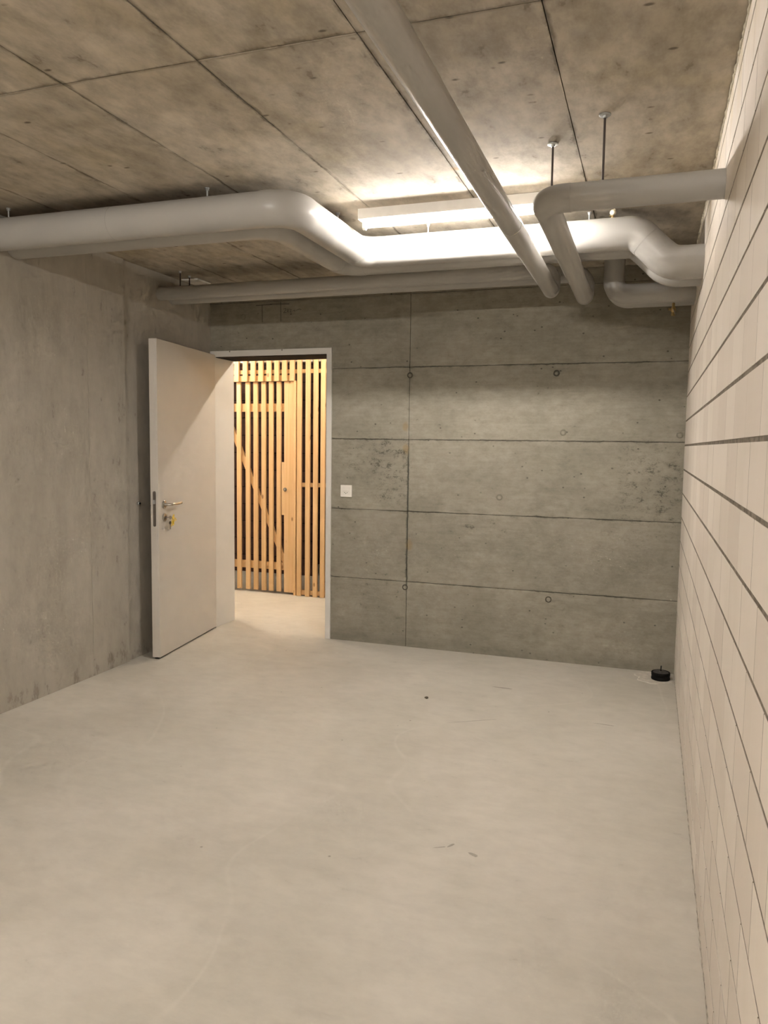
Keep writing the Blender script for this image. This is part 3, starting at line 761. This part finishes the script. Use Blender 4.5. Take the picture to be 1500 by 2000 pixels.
turned('valve_body', [(0.0, -0.014), (0.013, -0.015), (0.0145, -0.020), (0.0145, -0.036), (0.011, -0.040), (0.009, -0.044), (0.011, -0.046), (0.011, -0.062), (0.0, -0.064)], (0, 0, 0), (0, 0, 1), M_BRASS, v, 8, False)
turned('valve_spout', [(0.0, 0.0), (0.006, 0.0), (0.006, 0.020), (0.008, 0.021), (0.008, 0.027), (0.0, 0.027)], (0.0, 0, -0.027), (-1, -0.3, 0.1), M_BRASS, v, 12)
tube('valve_lever', [(0.0, -0.010, -0.028), (0.002, -0.020, -0.030), (0.008, -0.022, -0.045), (0.009, -0.022, -0.056)], 0.0025, M_STEEL, v, 8)

# ------------------------------------------------------------------ lamps
def batten(x0, x1, y, glow, label, group=None):
    L = x1 - x0; r = empty('ceiling_light', ((x0 + x1) / 2, y, H), 0, label, 'lamp', group)
    h = L / 2
    prism('lamp_housing', [(-0.060, 0.0), (-0.060, -0.048), (-0.050, -0.050), (0.050, -0.050), (0.060, -0.048), (0.060, 0.0)], 0, -h, h, M_LAMPB, r)
    for s in (-1, 1):
        prism('lamp_socket', [(-0.013, -0.049), (-0.016, -0.062), (-0.015, -0.078), (-0.008, -0.086), (0.008, -0.086), (0.015, -0.078), (0.016, -0.062), (0.013, -0.049)], 0, s * h - (0.020 if s > 0 else -0.006), s * h + (-0.006 if s > 0 else 0.020), M_WHITE, r)
    bm = bmesh.new(); sweep(bm, [(-h + 0.020, 0, -0.0640), (h - 0.020, 0, -0.0640)], 0.0130, 10)
    tag(sharpen(from_bm('lamp_tube', bm, glow, r, True)), 'glowing tube')
    return r
batten(-1.584, -0.650, -1.510, M_TUBE, 'lit tube lamp on the ceiling behind the thick pipes', 'tube lamps')
batten(-2.35, -1.15, -6.30, M_TUBE_ADDED_REAR, 'added tube lamp on the ceiling behind the camera, lighting the foreground', 'tube lamps')
batten(-5.15, -3.95, 0.82, M_TUBE_ADDED_HALL, 'added tube lamp on the corridor ceiling left of the gate, evening its light', 'tube lamps')
batten(-2.90, -1.70, 0.86, M_TUBE_HALL2, 'lit tube lamp on the corridor ceiling right of the gate', 'tube lamps')

# ------------------------------------------------------------------ small things
sw = empty('wall_switch', (-2.2615, 0.0, 1.098), 0, 'white square switch with socket on the back wall beside the doorway', 'switch')
pl_ = box('switch_plate', -0.0435, 0.0435, -0.010, 0.001, -0.0435, 0.0435, M_WHITE, sw, 0.003)
box('switch_rocker', -0.027, 0.027, -0.0125, -0.010, 0.002, 0.027, M_WHITE, sw, 0.0015)
so = box('socket_insert', -0.027, 0.027, -0.0112, -0.010, -0.028, -0.001, M_WHITE, sw, 0.0008)
box('insert_groove', -0.024, 0.024, -0.0114, -0.0112, -0.0035, -0.0020, M_GREYPL, so)
for x, z in ((-0.0095, -0.012), (0.0095, -0.012), (0.0, -0.017)):
    turned('socket_hole', [(0.0, 0.0), (0.0028, 0.0), (0.0028, 0.0006), (0.0, 0.0006)], (x, -0.0112, z), (0, -1, 0), M_BLACK, so, 12)

cap = empty('floor_plug', (-0.083, -0.160, 0.0), 0, 'black round pipe plug with a short stem on the floor in the corner', 'pipe plug')
turned('cap_body', [(0.0, 0.0), (0.054, 0.0), (0.056, 0.004), (0.056, 0.012), (0.0545, 0.014), (0.0545, 0.026), (0.056, 0.028), (0.056, 0.044), (0.054, 0.047), (0.050, 0.0475), (0.048, 0.045), (0.0, 0.045)], (0, 0, 0.003), (0, 0, 1), M_BLACK, cap, 40)
turned('cap_disc', [(0.0, 0.0), (0.046, 0.0), (0.046, 0.002), (0.010, 0.003), (0.0, 0.003)], (0, 0, 0.047), (0, 0, 1), plain('dark_grey_plastic', (0.055, 0.05, 0.046), 0.5), cap, 32)
tube('cap_stem', [(0, 0, 0.048), (0.001, 0, 0.088)], 0.0035, M_BLACK, cap, 10)
turned('cap_nut', [(0.0, 0.0), (0.008, 0.0), (0.008, 0.005), (0.0, 0.005)], (0, 0, 0.049), (0, 0, 1), M_STEEL, cap, 6, False)
# mortar patch around it (part of the floor)
bm = bmesh.new(); n = 40; top = []; low = []
for k in range(n):
    a = 2 * PI * k / n
    rr = 1 + 0.10 * math.sin(3 * a + 1) + 0.06 * math.sin(7 * a) + random.uniform(-0.03, 0.03)
    x = -0.115 + 0.125 * math.cos(a) * rr; y = -0.140 + 0.125 * math.sin(a) * rr
    x = min(x, -0.006); y = min(y, -0.004)
    top.append(bm.verts.new((-0.1 + (x + 0.1) * 0.95, -0.14 + (y + 0.14) * 0.95, 0.004))); low.append(bm.verts.new((x, y, -0.001)))
bm.faces.new(top)
for k in range(n): bm.faces.new((top[k], low[k], low[(k + 1) % n], top[(k + 1) % n]))
from_bm('mortar_patch', bm, M_PATCH, floor)

# drag marks scraped on the screed (part of the floor)
M_SCUFF = plain('scuffed_screed', (0.36, 0.33, 0.28), 0.7, var=0.12, nsc=60)
def scuff(x, y, L, wd, ang):
    bm = bmesh.new(); d = Vector((math.cos(ang), math.sin(ang), 0)); n = Vector((-d.y, d.x, 0)); A = []
    pts = [(-1, 0.0), (-0.6, 0.35), (0.1, 0.5), (0.7, 0.45), (1, 0.1), (0.9, -0.4), (0.2, -0.5), (-0.5, -0.35)]
    A = [bm.verts.new(Vector((x, y, 0.0004)) + d * u * L / 2 + n * v * wd) for u, v in pts]
    B = [bm.verts.new(v.co - Vector((0, 0, 0.002))) for v in A]
    bm.faces.new(A)
    for i in range(len(A)): bm.faces.new((A[i], B[i], B[(i + 1) % len(A)], A[(i + 1) % len(A)]))
    from_bm('scuff_mark', bm, M_SCUFF, floor)
scuff(-0.818, -2.559, 0.038, 0.010, 1.084)
scuff(-0.730, -2.591, 0.040, 0.016, -0.385)
scuff(-0.853, -2.585, 0.046, 0.005, 0.522)
scuff(-0.371, -1.097, 0.108, 0.008, -0.055)
scuff(-1.026, -1.298, 0.282, 0.006, 0.557)
scuff(-0.979, -0.686, 0.124, 0.020, -0.024)

# crumb of dark mortar on the floor
bm = bmesh.new(); bmesh.ops.create_icosphere(bm, subdivisions=2, radius=0.011)
for q in bm.verts:
    q.co *= random.uniform(0.82, 1.15); q.co.z = max(q.co.z * 0.6, -0.004)
o = from_bm('pebble', bm, M_STONE, None, True); o.location = (-1.345, -1.034, 0.0042)
tag(o, 'dark pebble lying alone on the pale floor', 'pebble')
